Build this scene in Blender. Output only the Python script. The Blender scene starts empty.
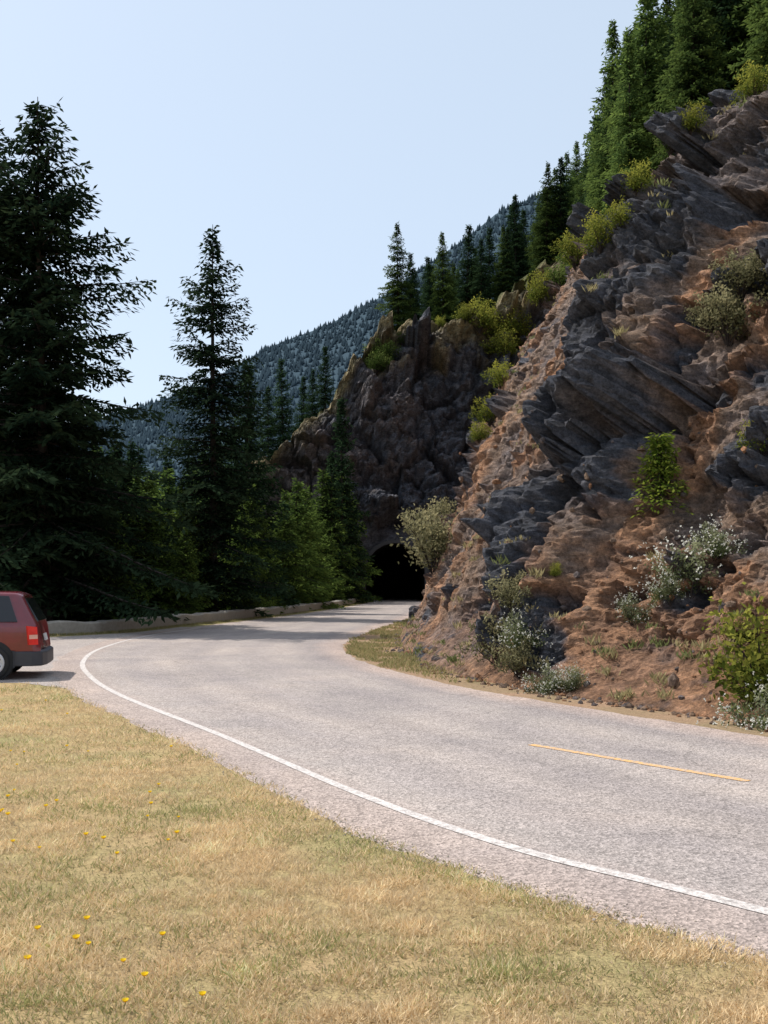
import bpy, math, random
import numpy as np
from mathutils import Vector, noise
from mathutils.bvhtree import BVHTree
random.seed(7); rng=np.random.default_rng(7)
S=bpy.context.scene
S.view_settings.view_transform='Standard'; S.view_settings.look='None'; S.view_settings.exposure=0
EYE=1.6
# ---------------------------------------------------------------- helpers
def link(o): S.collection.objects.link(o); return o
def mesh_np(name,V,F,mats,col=None,matidx=None,smooth=False,uv=None):
    V=np.asarray(V,dtype=np.float32); F=np.asarray(F,dtype=np.int32)
    me=bpy.data.meshes.new(name); k=F.shape[1]
    me.vertices.add(len(V)); me.vertices.foreach_set('co',V.ravel())
    me.loops.add(F.size); me.loops.foreach_set('vertex_index',F.ravel())
    me.polygons.add(len(F)); me.polygons.foreach_set('loop_start',np.arange(0,F.size,k,dtype=np.int32))
    me.polygons.foreach_set('loop_total',np.full(len(F),k,dtype=np.int32))
    if matidx is not None: me.polygons.foreach_set('material_index',np.asarray(matidx,dtype=np.int32))
    me.update(calc_edges=True)
    me.polygons.foreach_set('use_smooth',np.full(len(F),smooth,dtype=bool))
    if col is not None:
        a=me.color_attributes.new('Col','FLOAT_COLOR','POINT')
        c=np.ones((len(V),4),dtype=np.float32); c[:,:3]=col
        a.data.foreach_set('color',c.ravel())
    if uv is not None:
        l=me.uv_layers.new(name='UVMap'); l.data.foreach_set('uv',np.asarray(uv,dtype=np.float32)[F.ravel()].ravel())
    for m in mats: me.materials.append(m)
    me.validate()
    return me
def obj(name,me,loc=(0,0,0),rot=(0,0,0),sc=(1,1,1),parent=None):
    o=bpy.data.objects.new(name,me); o.location=loc; o.rotation_euler=rot; o.scale=sc if hasattr(sc,'__len__') else (sc,)*3
    if parent: o.parent=parent
    return link(o)
def empty(name,loc=(0,0,0),rot=(0,0,0)):
    o=bpy.data.objects.new(name,None); o.location=loc; o.rotation_euler=rot; return link(o)
def catmull(P,n=16):
    P=np.array(P,float); Q=np.vstack([2*P[0]-P[1],P,2*P[-1]-P[-2]]); out=[]
    for i in range(1,len(Q)-2):
        p0,p1,p2,p3=Q[i-1],Q[i],Q[i+1],Q[i+2]
        for t in np.linspace(0,1,n,endpoint=False):
            out.append(.5*((2*p1)+(-p0+p2)*t+(2*p0-5*p1+4*p2-p3)*t*t+(-p0+3*p1-3*p2+p3)*t**3))
    out.append(Q[-2]); return np.array(out)
def ss(a,b,x):
    t=np.clip((x-a)/(b-a),0,1); return t*t*(3-2*t)
# ---------------------------------------------------------------- materials
def newmat(name):
    m=bpy.data.materials.new(name); m.use_nodes=True; nt=m.node_tree; nt.nodes.clear()
    out=nt.nodes.new('ShaderNodeOutputMaterial'); b=nt.nodes.new('ShaderNodeBsdfPrincipled')
    nt.links.new(b.outputs[0],out.inputs[0]); b.inputs['Specular IOR Level'].default_value=.25
    return m,nt,b,out
def N(nt,t,**k):
    n=nt.nodes.new(t)
    for a,v in k.items(): setattr(n,a,v)
    return n
def noise_n(nt,vec,scale,detail=4,rough=.6,dist=0):
    n=N(nt,'ShaderNodeTexNoise'); n.inputs['Scale'].default_value=scale; n.inputs['Detail'].default_value=detail
    n.inputs['Roughness'].default_value=rough; n.inputs['Distortion'].default_value=dist
    nt.links.new(vec,n.inputs['Vector']); return n.outputs['Fac']
def ramp(nt,fac,stops):
    r=N(nt,'ShaderNodeValToRGB'); e=r.color_ramp.elements
    while len(e)<len(stops): e.new(.5)
    for i,(p,c) in enumerate(stops):
        e[i].position=p; e[i].color=(*c,1) if hasattr(c,'__len__') else (c,c,c,1)
    nt.links.new(fac,r.inputs[0]); return r.outputs[0]
def mix(nt,fac,a,b,mode='MIX'):
    m=N(nt,'ShaderNodeMix',data_type='RGBA',blend_type=mode)
    for s,v in ((m.inputs[0],fac),(m.inputs[6],a),(m.inputs[7],b)):
        if isinstance(v,(int,float)): s.default_value=v
        elif isinstance(v,tuple): s.default_value=(*v,1)
        else: nt.links.new(v,s)
    return m.outputs[2]
def bump(nt,b,h,strength,dist):
    n=N(nt,'ShaderNodeBump'); n.inputs['Strength'].default_value=strength; n.inputs['Distance'].default_value=dist
    nt.links.new(h,n.inputs['Height']); nt.links.new(n.outputs[0],b.inputs['Normal'])
def objv(nt): return N(nt,'ShaderNodeTexCoord').outputs['Object']
def simple(name,c,rough=.6,metal=0,spec=.5,coat=0,emit=None):
    m,nt,b,o=newmat(name); v=objv(nt); f=noise_n(nt,v,9,5)
    col=mix(nt,ramp(nt,f,[(.3,0.0),(.7,1.0)]),tuple(x*.85 for x in c),tuple(min(1,x*1.12) for x in c))
    nt.links.new(col,b.inputs['Base Color']); b.inputs['Roughness'].default_value=rough; b.inputs['Metallic'].default_value=metal
    b.inputs['Specular IOR Level'].default_value=spec; b.inputs['Coat Weight'].default_value=coat
    return m
def foliage_mat(name,transl=.25,rnd=.25,tint=(1,1,1)):
    m=bpy.data.materials.new(name); m.use_nodes=True; nt=m.node_tree; nt.nodes.clear()
    out=N(nt,'ShaderNodeOutputMaterial'); a=N(nt,'ShaderNodeAttribute',attribute_name='Col')
    oi=N(nt,'ShaderNodeObjectInfo'); mr=N(nt,'ShaderNodeMapRange'); mr.inputs[3].default_value=1-rnd; mr.inputs[4].default_value=1+rnd
    nt.links.new(oi.outputs['Random'],mr.inputs[0])
    c=mix(nt,1.0,a.outputs['Color'],mr.outputs[0],'MULTIPLY')
    tt=N(nt,'ShaderNodeVectorMath',operation='MULTIPLY'); nt.links.new(c,tt.inputs[0]); tt.inputs[1].default_value=tint; c=tt.outputs[0]
    d=N(nt,'ShaderNodeBsdfDiffuse'); nt.links.new(c,d.inputs[0])
    if transl<=0: nt.links.new(d.outputs[0],out.inputs[0]); return m
    t=N(nt,'ShaderNodeBsdfTranslucent'); nt.links.new(c,t.inputs[0])
    ms=N(nt,'ShaderNodeMixShader'); ms.inputs[0].default_value=transl
    nt.links.new(d.outputs[0],ms.inputs[1]); nt.links.new(t.outputs[0],ms.inputs[2]); nt.links.new(ms.outputs[0],out.inputs[0])
    return m
NEEDLE=foliage_mat('fir_needles',.25,.2)
NEEDLE_R=foliage_mat('sun_tinted_fir_needles',.4,.45,(2.6,2.15,1.3))  # brighter, yellower copy of the fir needles, sunlight put into the tint
NEEDLE_L=foliage_mat('young_fir_needles',.45,.25,(3.0,2.5,1.3))
LEAF=foliage_mat('leaves',.4,.2)
FAR=foliage_mat('distant_hillside',0,0)
FART=foliage_mat('distant_trees',.5,0)
BARK=simple('bark',(.045,.036,.032),.95,spec=.1)
def asphalt(name,base,uvtracks=True):
    m,nt,b,o=newmat(name); v=objv(nt)
    vor=N(nt,'ShaderNodeTexVoronoi'); vor.inputs['Scale'].default_value=62; nt.links.new(v,vor.inputs['Vector'])
    sp=ramp(nt,vor.outputs['Color'],[(0.1,.6),(.5,1.0),(.95,1.45)])
    c=mix(nt,1.0,base,sp,'MULTIPLY')
    f=noise_n(nt,v,130,2,.7); c=mix(nt,1.0,c,ramp(nt,f,[(.3,.65),(.7,1.35)]),'MULTIPLY')
    md=noise_n(nt,v,7,5,.7); c=mix(nt,1.0,c,ramp(nt,md,[(.3,.9),(.7,1.1)]),'MULTIPLY')
    big=noise_n(nt,v,.4,7,.64,.6); c=mix(nt,1.0,c,ramp(nt,big,[(.3,(.80,.80,.82)),(.5,(1,.99,.98)),(.7,(1.16,1.12,1.07))]),'MULTIPLY')
    if uvtracks:
        uv=N(nt,'ShaderNodeTexCoord').outputs['UV']; sx=N(nt,'ShaderNodeSeparateXYZ'); nt.links.new(uv,sx.inputs[0])
        wob=noise_n(nt,v,.5,3); ad=N(nt,'ShaderNodeMath',operation='MULTIPLY_ADD'); nt.links.new(wob,ad.inputs[0]); ad.inputs[1].default_value=.06; nt.links.new(sx.outputs['Y'],ad.inputs[2])
        tr=ramp(nt,ad.outputs[0],[(0,(1.12,1.03,.97)),(.11,(1.06,1.0,.97)),(.17,(1,1,1)),(.27,(.92,.92,.94)),(.38,(1.02,1.01,1)),(.48,(.89,.89,.91)),(.57,(1.0,1.0,1.0)),(.69,(.91,.91,.93)),(.80,(1,1,1)),(.90,(.83,.83,.86)),(.99,(1.1,1.0,.95))])
        c=mix(nt,1.0,c,tr,'MULTIPLY')
        mps=N(nt,'ShaderNodeMapping'); mps.inputs['Scale'].default_value=(.25,9,1); nt.links.new(uv,mps.inputs[0])
        st=noise_n(nt,mps.outputs[0],1.5,5,.6); c=mix(nt,1.0,c,ramp(nt,st,[(.3,.92),(.7,1.08)]),'MULTIPLY')
        vc=N(nt,'ShaderNodeTexVoronoi',feature='DISTANCE_TO_EDGE'); vc.inputs['Scale'].default_value=.26
        dv=N(nt,'ShaderNodeVectorMath',operation='ADD'); nn=N(nt,'ShaderNodeTexNoise'); nn.inputs['Scale'].default_value=1.2; nn.inputs['Detail'].default_value=6; nt.links.new(v,nn.inputs['Vector'])
        nt.links.new(v,dv.inputs[0]); nt.links.new(nn.outputs['Color'],dv.inputs[1]); nt.links.new(dv.outputs[0],vc.inputs['Vector'])
        cr=ramp(nt,vc.outputs['Distance'],[(0,.5),(.003,.92),(.006,1.0)]); c=mix(nt,.5,c,mix(nt,1.0,c,cr,'MULTIPLY'))
    nt.links.new(c,b.inputs['Base Color']); b.inputs['Roughness'].default_value=.85
    bump(nt,b,vor.outputs['Distance'],.5,.010)
    return m
ASPH=asphalt('chip_seal_asphalt',(.335,.292,.272))
PULL=asphalt('pullout_asphalt',(.345,.30,.278),False)
def paint(name,c,wear,sc=22):
    m,nt,b,o=newmat(name); v=objv(nt); f=noise_n(nt,v,sc,7,.7)
    vor=N(nt,'ShaderNodeTexVoronoi'); vor.inputs['Scale'].default_value=62; nt.links.new(v,vor.inputs['Vector'])
    a=mix(nt,1.0,(.36,.32,.30),ramp(nt,vor.outputs['Color'],[(0.1,.7),(.95,1.35)]),'MULTIPLY')
    col=mix(nt,ramp(nt,f,[(wear-.10,0.0),(wear+.12,1.0)]),a,c); nt.links.new(col,b.inputs['Base Color']); b.inputs['Roughness'].default_value=.8
    bump(nt,b,vor.outputs['Distance'],.4,.01); return m
WHITE=paint('worn_white_paint',(.62,.57,.54),.46)
YEL=paint('worn_yellow_paint',(.68,.39,.15),.45)
def ground_mat():
    m,nt,b,o=newmat('dry_grass_ground'); v=objv(nt); a=N(nt,'ShaderNodeAttribute',attribute_name='Col')
    f=noise_n(nt,v,14,8,.75); g=noise_n(nt,v,.9,5,.6,.4); h=noise_n(nt,v,70,3,.7)
    c=mix(nt,1.0,a.outputs['Color'],ramp(nt,f,[(.25,.55),(.75,1.45)]),'MULTIPLY')
    c=mix(nt,1.0,c,ramp(nt,g,[(.3,(.8,.92,.75)),(.7,(1.15,1.05,1.0))]),'MULTIPLY')
    c=mix(nt,1.0,c,ramp(nt,h,[(.3,.6),(.7,1.4)]),'MULTIPLY')
    nt.links.new(c,b.inputs['Base Color']); b.inputs['Roughness'].default_value=1; b.inputs['Specular IOR Level'].default_value=.05
    bump(nt,b,f,.6,.05); return m
GROUND=ground_mat()
def rock_mat(name,sc=1.0):
    m,nt,b,o=newmat(name); v=objv(nt); a=N(nt,'ShaderNodeAttribute',attribute_name='Col')
    mp=N(nt,'ShaderNodeMapping'); mp.inputs['Rotation'].default_value=(.35,.5,.2); mp.inputs['Scale'].default_value=(1,1,2.6); nt.links.new(v,mp.inputs[0])
    f=noise_n(nt,v,3*sc,10,.75,.3); g=noise_n(nt,mp.outputs[0],1.6*sc,10,.78,.4); h=noise_n(nt,v,18*sc,6,.85)
    vo=N(nt,'ShaderNodeTexVoronoi'); vo.inputs['Scale'].default_value=9*sc; nt.links.new(mp.outputs[0],vo.inputs['Vector'])
    c=mix(nt,1.0,a.outputs['Color'],ramp(nt,f,[(.3,.5),(.5,1.0),(.72,1.7)]),'MULTIPLY')
    c=mix(nt,1.0,c,ramp(nt,g,[(.3,(.64,.67,.77)),(.5,(1,.98,.97)),(.7,(1.42,1.28,1.14))]),'MULTIPLY')
    c=mix(nt,1.0,c,ramp(nt,h,[(.32,.4),(.5,1.0),(.7,1.6)]),'MULTIPLY')
    c=mix(nt,.5,c,mix(nt,1.0,c,ramp(nt,vo.outputs['Color'],[(.1,.6),(.9,1.45)]),'MULTIPLY'))
    nt.links.new(c,b.inputs['Base Color']); b.inputs['Roughness'].default_value=.9; b.inputs['Specular IOR Level'].default_value=.2
    ad=N(nt,'ShaderNodeMath',operation='ADD'); nt.links.new(f,ad.inputs[0]); nt.links.new(g,ad.inputs[1])
    ad2=N(nt,'ShaderNodeMath',operation='ADD'); nt.links.new(ad.outputs[0],ad2.inputs[0]); nt.links.new(h,ad2.inputs[1])
    bump(nt,b,ad2.outputs[0],1.0,.14/sc); return m
ROCK=rock_mat('cliff_rock'); ROCKF=rock_mat('massif_rock',.4)
CONC=simple('weathered_stone',(.33,.30,.26),.9,spec=.2)
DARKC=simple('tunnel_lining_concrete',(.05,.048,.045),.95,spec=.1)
# ---------------------------------------------------------------- road
pairs=[((30,-16),(34,-9)),((14,-5),(18,-1)),((7,-.5),(12,3)),((4,1.8),(8,6)),((2.3,3.4),(6.6,7.3)),((1.62,4.21),(5.5,8.5)),((1.05,4.85),(4.7,9.5)),((.37,5.61),(4.04,10.5)),((-.52,7.05),(3.1,12.2)),((-2.04,10),(1.46,15.2)),((-4.2,13.9),(.29,18.4)),((-5.6,17),(-.4,20.8)),((-6.8,20.5),(-.85,23.6)),((-7.7,25),(-1.04,27)),((-8,31),(-.7,32)),((-7.3,38),(0,38.5)),((-6,46),(1,46)),((-4.3,58),(2.1,58)),((-2.2,80),(3.1,80)),((-1.4,97),(3.6,97)),((-1.4,150),(3.6,150))]
Lc=catmull([p[0] for p in pairs],14); Rc=catmull([p[1] for p in pairs],14)
def ribbon(name,fs,zs,mat,jit=0):
    A=[];B=[]
    for i in range(len(Lc)-1):
        n=max(1,int(np.linalg.norm(Lc[i+1]-Lc[i])/.12)) if np.linalg.norm(Lc[i])<20 else 1
        for k in range(n): A.append(Lc[i]+(Lc[i+1]-Lc[i])*k/n);B.append(Rc[i]+(Rc[i+1]-Rc[i])*k/n)
    A=np.array(A+[Lc[-1]]);B=np.array(B+[Rc[-1]]); n=len(A); V=[];UV=[];nv=len(fs)
    d=np.r_[0,np.cumsum(np.linalg.norm(np.diff(A,axis=0),axis=1))]
    for i in range(n):
        e0=(noise.noise(Vector((d[i]*1.1,9,3)))*.5+noise.noise(Vector((d[i]*4,2,3)))*.35+noise.noise(Vector((d[i]*13,2,6)))*.2)*jit
        e1=(noise.noise(Vector((d[i]*1.1,19,3)))*.5+noise.noise(Vector((d[i]*4,12,3)))*.35)*jit
        for k in range(nv):
            f=fs[k]
            if k<=1: f+=e0
            if k>=nv-2: f+=e1
            p=A[i]*(1-f)+B[i]*f; V.append((p[0],p[1],zs[k])); UV.append((d[i],f))
    F=[(i*nv+k,(i+1)*nv+k,(i+1)*nv+k+1,i*nv+k+1) for i in range(n-1) for k in range(nv-1)]
    return obj(name,mesh_np(name,V,F,[mat],uv=UV))
ribbon('road',[-.006,.008,.12,.3,.5,.7,.88,.99,1.004],[-.012,.009,.010,.010,.010,.010,.010,.009,-.012],ASPH,jit=.03)
def lineband(off,w,z):
    A=Lc;B=Rc;V=[]
    for i in range(len(A)):
        d=(B[i]-A[i]); L=np.linalg.norm(d); d/=L
        for o in (off-w/2,off+w/2): p=A[i]+d*o; V.append((p[0],p[1],z))
    F=[(2*i,2*i+2,2*i+3,2*i+1) for i in range(len(A)-1)]
    return V,F
V,F=lineband(.62,.10,.014); obj('road_edge_line',mesh_np('road_edge_line',V,F,[WHITE]))
def strip(pts,w,z):
    P=np.array(pts,float); V=[]
    for i,p in enumerate(P):
        t=P[min(i+1,len(P)-1)]-P[max(i-1,0)]; t/=np.linalg.norm(t); n=np.array([-t[1],t[0]])
        V+= [(*(p+n*w/2),z),(*(p-n*w/2),z)]
    return V,[(2*i,2*i+1,2*i+3,2*i+2) for i in range(len(P)-1)]
V,F=strip([(1.46,9.95),(1.98,9.3),(2.46,8.7),(2.95,8.1)],.09,.014); obj('centre_line_dash',mesh_np('centre_line_dash',V,F,[YEL]))
V,F=strip([(8.2,3.0),(9.4,2.1),(10.6,1.2)],.09,.014); obj('centre_line_dash',mesh_np('centre_line_dash',V,F,[YEL]))
pp=[(-3.6,14.2),(-5.0,15.5),(-5.9,16.3),(-9,16.5),(-40,16.8),(-40,28.5),(-14,29.3),(-10,30.8),(-8.4,33.5),(-7.7,38),(-5,38),(-3,26)]
me=bpy.data.meshes.new('pullout'); me.from_pydata([(x,y,.005) for x,y in pp],[],[list(range(len(pp)))]); me.materials.append(PULL); me.update()
o=obj('roadside_pullout',me)
if me.polygons[0].normal.z<0: me.flip_normals()
# ---------------------------------------------------------------- ground sheet
wallpts=catmull([(-40,30.2),(-22,30.4),(-14,30.9),(-10.6,32),(-9.2,34.5),(-8.3,39),(-7,46),(-5.2,58),(-3.1,80),(-2.3,96)],12)
def xwall(y): 
    m=wallpts[:,0]>-10.6
    return np.interp(y,wallpts[m][:,1],wallpts[m][:,0])
def gz(x,y):
    d=np.minimum(xwall(y)-.5-x, y-30.8)
    d=np.maximum(d,0); return -np.minimum(d*.36,26)
def nu(a,b,fine0,fine1,fs,grow=1.18):
    c=list(np.arange(fine0,fine1,fs)); s=fs; x=c[-1]
    while x<b: s*=grow; x+=s; c.append(x)
    s=fs;x=fine0
    while x>a: s*=grow; x-=s; c.insert(0,x)
    return np.array(c)
gx=nu(-4000,4000,-30,10,.5); gy=nu(-600,4500,0,100,.5)
GX,GY=np.meshgrid(gx,gy); GZ=gz(GX,GY)
V=np.stack([GX,GY,GZ],-1).reshape(-1,3); nx=len(gx)
ii,jj=np.meshgrid(np.arange(len(gy)-1),np.arange(nx-1),indexing='ij'); a=(ii*nx+jj).ravel()
F=np.stack([a,a+1,a+nx+1,a+nx],1)
col=np.tile(np.array([.38,.285,.165]),(len(V),1))
fb=ss(0,-.6,V[:,2])[:,None]; col=col*(1-fb)+np.array([.05,.06,.03])*fb
rx_=np.interp(V[:,1],Rc[:,1],Rc[:,0])
fc=ss(-1.6,-.4,V[:,0]-rx_)[:,None]*ss(-2,0,V[:,1])[:,None]; col=col*(1-fc)+np.array([.30,.205,.145])*fc
fd=ss(29,31,V[:,1])[:,None]*(1-fb)*(1-fc); col=col*(1-.5*fd)+np.array([.16,.17,.07])*.5*fd
far=ss(150,400,np.hypot(V[:,0],V[:,1]))[:,None]; col=col*(1-far)+np.array([.06,.08,.05])*far
obj('ground',mesh_np('ground',V,F,[GROUND],col=col))
# ---------------------------------------------------------------- stone parapet
def wall():
    P=wallpts; V=[];h=.42;w=.24
    dense=[]; 
    for i in range(len(P)-1):
        n=max(1,int(np.linalg.norm(P[i+1]-P[i])/.3))
        for k in range(n): dense.append(P[i]+(P[i+1]-P[i])*k/n)
    P=np.array(dense+[P[-1]])
    for i,p in enumerate(P):
        t=P[min(i+1,len(P)-1)]-P[max(i-1,0)]; t/=np.linalg.norm(t); n=np.array([-t[1],t[0]])
        dz=noise.noise(Vector((p[0]*.8,p[1]*.8,0)))*.06+noise.noise(Vector((p[0]*3,p[1]*3,0)))*.04; dn=noise.noise(Vector((p[0]*2,p[1]*2,5)))*.05
        for s,z in ((-1,-.6),(-1,h*.5),(-1,h-.05),(-.8,h),(.8,h),(1,h-.05),(1,h*.5),(1,-.6)):
            q=p+n*(s*w+dn); V.append((q[0],q[1],z+dz*(z>0)))
    n=len(P);F=[(i*8+k,i*8+k+1,(i+1)*8+k+1,(i+1)*8+k) for i in range(n-1) for k in range(7)]
    return mesh_np('stone_wall',V,F,[CONC])
obj('stone_wall',wall())
# ---------------------------------------------------------------- main cliff
Cb=catmull([(34,-10),(19,.5),(12.8,4),(8.5,7.1),(5.95,9.4),(4.5,11.1),(3.2,13.3),(1.95,15.8),(1.1,18.6),(.65,22),(.45,27),(.6,34),(1.4,44),(4.5,60),(8,80),(10,97),(12,120)],20)
cs=np.r_[0,np.cumsum(np.linalg.norm(np.diff(Cb,axis=0),axis=1))]
s=0;sl=[]
while s<cs[-1]:
    sl.append(s); x=np.interp(s,cs,Cb[:,0]); y=np.interp(s,cs,Cb[:,1]); r=math.hypot(x,y); s+=max(.045,.0040*r)*(3 if y<8 else 1)
sl=np.array(sl); bx=np.interp(sl,cs,Cb[:,0]); by=np.interp(sl,cs,Cb[:,1])
tl=[0];
while tl[-1]<62: tl.append(tl[-1]+ (.042 if tl[-1]<8.5 else .042+(tl[-1]-8.5)*.035))
tl=np.array(tl)
ang=np.interp(by,[0,11,18,27,44,97],[math.atan2(.6,.8),math.atan2(.57,.82),math.atan2(.38,.92),math.atan2(.2,.98),math.atan2(.2,.98),math.atan2(.15,.98)])
P1=np.interp(tl,[0,.8,1.5,3,5.5,8,14,25,62],[0,1.0,2.7,7.0,12.6,16.5,22.5,32,58])
P2=np.interp(tl,[0,.5,2,3,4.3,6,8,14,25,62],[0,.3,1.9,3.2,5.6,9.2,13.0,21,31,58])
w2=np.interp(by,[0,13.3,15.8,18.6,22],[1,1,.7,.25,0]); kk=np.interp(by,[0,8,13,18,27,34,44,60,80,97,120],[.55,.62,.68,.72,.75,.85,1,1.22,1.55,1.75,1.8])
def fr(p,H,oct_): return noise.fractal(p,H,2.1,oct_)
def facet(p,sc,tilt=1.3,crack=0.0):
    q=p*sc; d,pt=noise.voronoi(q); f=pt[0]; cv=noise.cell_vector(f*17.31)
    v=Vector((cv[0]-.5,cv[1]-.5,cv[2]-.5)); e=d[1]-d[0]
    return ((q-f).dot(v)*tilt+(cv[0]-.5)*.4-(crack*max(0,1-e/.16) if crack else 0))/sc
BR=np.array([.315,.22,.16]);PU=np.array([.215,.178,.168]);DK=np.array([.105,.11,.13]);SO=np.array([.45,.245,.14]);TA=np.array([.44,.33,.26]);GR=np.array([.13,.14,.055])
nS,nT=len(sl),len(tl); V=np.zeros((nS,nT,3)); C=np.zeros((nS,nT,3))
for i in range(nS):
    q=by[i]; dx,dy=math.cos(ang[i]),math.sin(ang[i])
    hprof=kk[i]*(P1*(1-w2[i])+P2*w2[i])
    for j in range(nT):
        t=tl[j]; h=hprof[j]; p=Vector((bx[i]+dx*t,by[i]+dy*t,h))
        fade=min(1,t/1.6); nzl=fr(p*.22,.8,3); nzm=fr(p*.8+Vector((9,0,0)),.7,4)
        qc=15.4+.60*min(t,8)+nzl*1.2; wq=1.05+.26*t
        but=math.exp(-abs((q-qc)/wq)**3)*min(1,max(0,(t-.3)/1.2))*(1 if t<8 else max(0,1-(t-8)/3))
        but2=math.exp(-((q-12.6-.1*t-nzl*1.5)/1.3)**2)*min(1,max(0,(t-3.2)/1.0))*(1 if t<8 else max(0,1-(t-8)/3))
        gul=math.exp(-((q-qc-wq-1.2)/1.1)**2)*min(1,max(0,(t-2.5)/2))
        dk=min(1,max(0,(but*1.2+but2*.8+nzm*1.3+nzl*.5-.50)*2.4))
        rough=.20+.85*dk
        bp=Vector((p.x*.35+p.z*.5,p.y*.35,p.z*1.5-p.x*.9-p.y*.25)); lay=fr(bp,.6,5)
        bz=bp.z*1.9+nzm*.9+nzl; fz=bz-math.floor(bz); step=(fz if fz<.85 else (1-fz)/.15*.85)
        run=fr(Vector((sl[i]*.9,t*.16,3)),.6,4)
        fine=fr(p*5,.45,5)
        pw=Vector((p.x+nzm*.3,p.y+fine*.05,p.z*.62))
        D=nzl*.5+nzm*.16+(facet(pw,.40,1.6,.22)*.85*dk)+facet(pw+Vector((3,3,3)),.95,1.5,.26)*.8*rough+facet(pw+Vector((1,7,3)),2.8,1.4,.22)*.55*rough+lay*.12+step*.13*(1-dk*.6)+run*.22*(1-dk)+fine*.065*(.8+rough)
        D+= min(1,but*1.3)*1.25+but2*.6-gul*.5
        D*=fade
        if t>12: D*=1.2
        V[i,j]=(p.x-dx*.85*D,p.y-dy*.85*D,max(p.z+D*.35,-.05) if j else -.15)
        m=min(1,max(0,.45+nzl*1.1+nzm*.8+lay*.6+run*.6)); c=BR*m+PU*(1-m)
        so=0
        if q<17: so=max(so,min(1,max(0,(3.0-t)/1.0+nzm*1.4)))
        if gul>.2: so=max(so,gul*.9+nzm*.7)
        if q>=17: so=max(so,min(1,max(0,(1.2-t)/.8+nzm*1.0))*.6)
        so=max(so,min(1,max(0,(nzm*1.4+run*1.4+nzl*1.0-.5)*2)))
        so=min(1,max(0,so))*.8; c=c*(1-so)+SO*so
        ta=min(1,max(0,(t-7.5)/2))*(1 if q<40 else .4)*min(1,max(0,.6+nzm*1.6)); c=c*(1-ta)+TA*ta
        c=c*(1-dk)+DK*dk
        if q>40:
            k=min(1,(q-40)/12); c=c*(1-k*.5)+PU*k*.5
        g=min(1,max(0,(t-15)/4)); g=max(g,min(1,max(0,(t-8)/3)) if q>36 else 0)*.9
        c=c*(1-g)+GR*g
        C[i,j]=c*(1+fine*.4)
C=np.clip(C,.01,.6)
idx=np.arange(nS*nT).reshape(nS,nT); a=idx[:-1,:-1].ravel();b_=idx[1:,:-1].ravel();c_=idx[1:,1:].ravel();d_=idx[:-1,1:].ravel()
CF=np.stack([a,d_,c_,b_],1)[:, ::-1]; CV=V.reshape(-1,3)
cl=obj('rock_cliff',mesh_np('rock_cliff',CV,CF,[ROCK],col=C.reshape(-1,3)))
bv=BVHTree.FromPolygons([tuple(v) for v in CV.tolist()],CF.tolist())
# ---------------------------------------------------------------- tunnel massif
TX=1.1;TW=2.9;TS=2.8
xs=np.concatenate([np.arange(-40,-14,.6),np.arange(-14,16,.16),np.arange(16,40,.6)]); ts=np.concatenate([np.linspace(0,1,170),1+np.linspace(.02,2,50)])
ztop=np.interp(xs,[-40,-24,-14,-10.5,-7.6,-5,-3.2,-1.4,.6,3.6,7,11,16,40],[0,5,12.5,14.5,18.0,20.5,23.5,27,28.8,30.0,29.5,29.5,35,55])
MV=np.zeros((len(ts),len(xs),3));MC=np.zeros_like(MV)
for j,x in enumerate(xs):
    for i,t in enumerate(ts):
        zt=ztop[j]
        if t<=1: z=t*zt; y=98+max(0,z-6)*.38
        else: z=zt+(t-1)*6*(1 if x>0 else .4); y=98+max(0,zt-6)*.38+(t-1)*40
        p=Vector((x,y,z)); n1=fr(p*.11,.8,3); n2=fr(p*.4,.7,4); n3=fr(p*1.5,.6,4)
        D=n1*1.8+n2*.8+facet(p,.16,1.4,.12)*.9+facet(p+Vector((5,1,2)),.45,1.4,.22)*.9+facet(p+Vector((5,9,2)),1.1,1.4,.2)*.8+n3*.25
        da=max(abs(x-TX)-TW-.3, z-TS-TW-.3 ); f=min(1,max(0,da/2.5)); D*=f
        MV[i,j]=(x,y-D*.9-(1.0*min(1,max(0,(z-6.8)/2)) if t<=1 else 0),z+(D*.35 if t>.02 else 0)-(.3 if i==0 else 0))
        m=min(1,max(0,.1+n1+n2*.8)); c=DK*1.1*(1-m)+PU*.75*m
        lb=min(1,max(0,(-4.0-x+n1*4)/3)); c=c*(1-lb*.6)+(PU*.95)*lb*.6
        tb=min(1,max(0,(t-.86)/.12+n2)); c=c*(1-tb*.7)+np.array([.32,.26,.12])*tb*.7
        if t>1.05: c=GR
        MC[i,j]=c*(1+n3*.5)
MC=np.clip(MC,.01,.6)
idx=np.arange(len(ts)*len(xs)).reshape(len(ts),len(xs)); a=idx[:-1,:-1].ravel();b_=idx[:-1,1:].ravel();c_=idx[1:,1:].ravel();d_=idx[1:,:-1].ravel()
MF=np.stack([a,b_,c_,d_],1); MVf=MV.reshape(-1,3)
def inarch(x,z,m=.12):
    x=np.abs(x-TX); r=TW+m
    return ((z<TS)&(x<r))|((z>=TS)&(x*x+(z-TS)**2<r*r))
cen=MVf[MF].mean(1); keep=~(inarch(cen[:,0],cen[:,2])&(cen[:,1]<102)); MF=MF[keep]
obj('rock_outcrop',mesh_np('rock_outcrop',MVf,MF,[ROCKF],col=MC.reshape(-1,3)))
bvm=BVHTree.FromPolygons([tuple(v) for v in MVf.tolist()],MF.tolist())
tun=empty('road_tunnel')
def archpts(r,n=20):
    return [(TX+r,-.2),(TX+r,TS)]+[(TX+r*math.cos(a),TS+r*math.sin(a)) for a in np.linspace(0,math.pi,n)[1:-1]]+[(TX-r,TS),(TX-r,-.2)]
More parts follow.
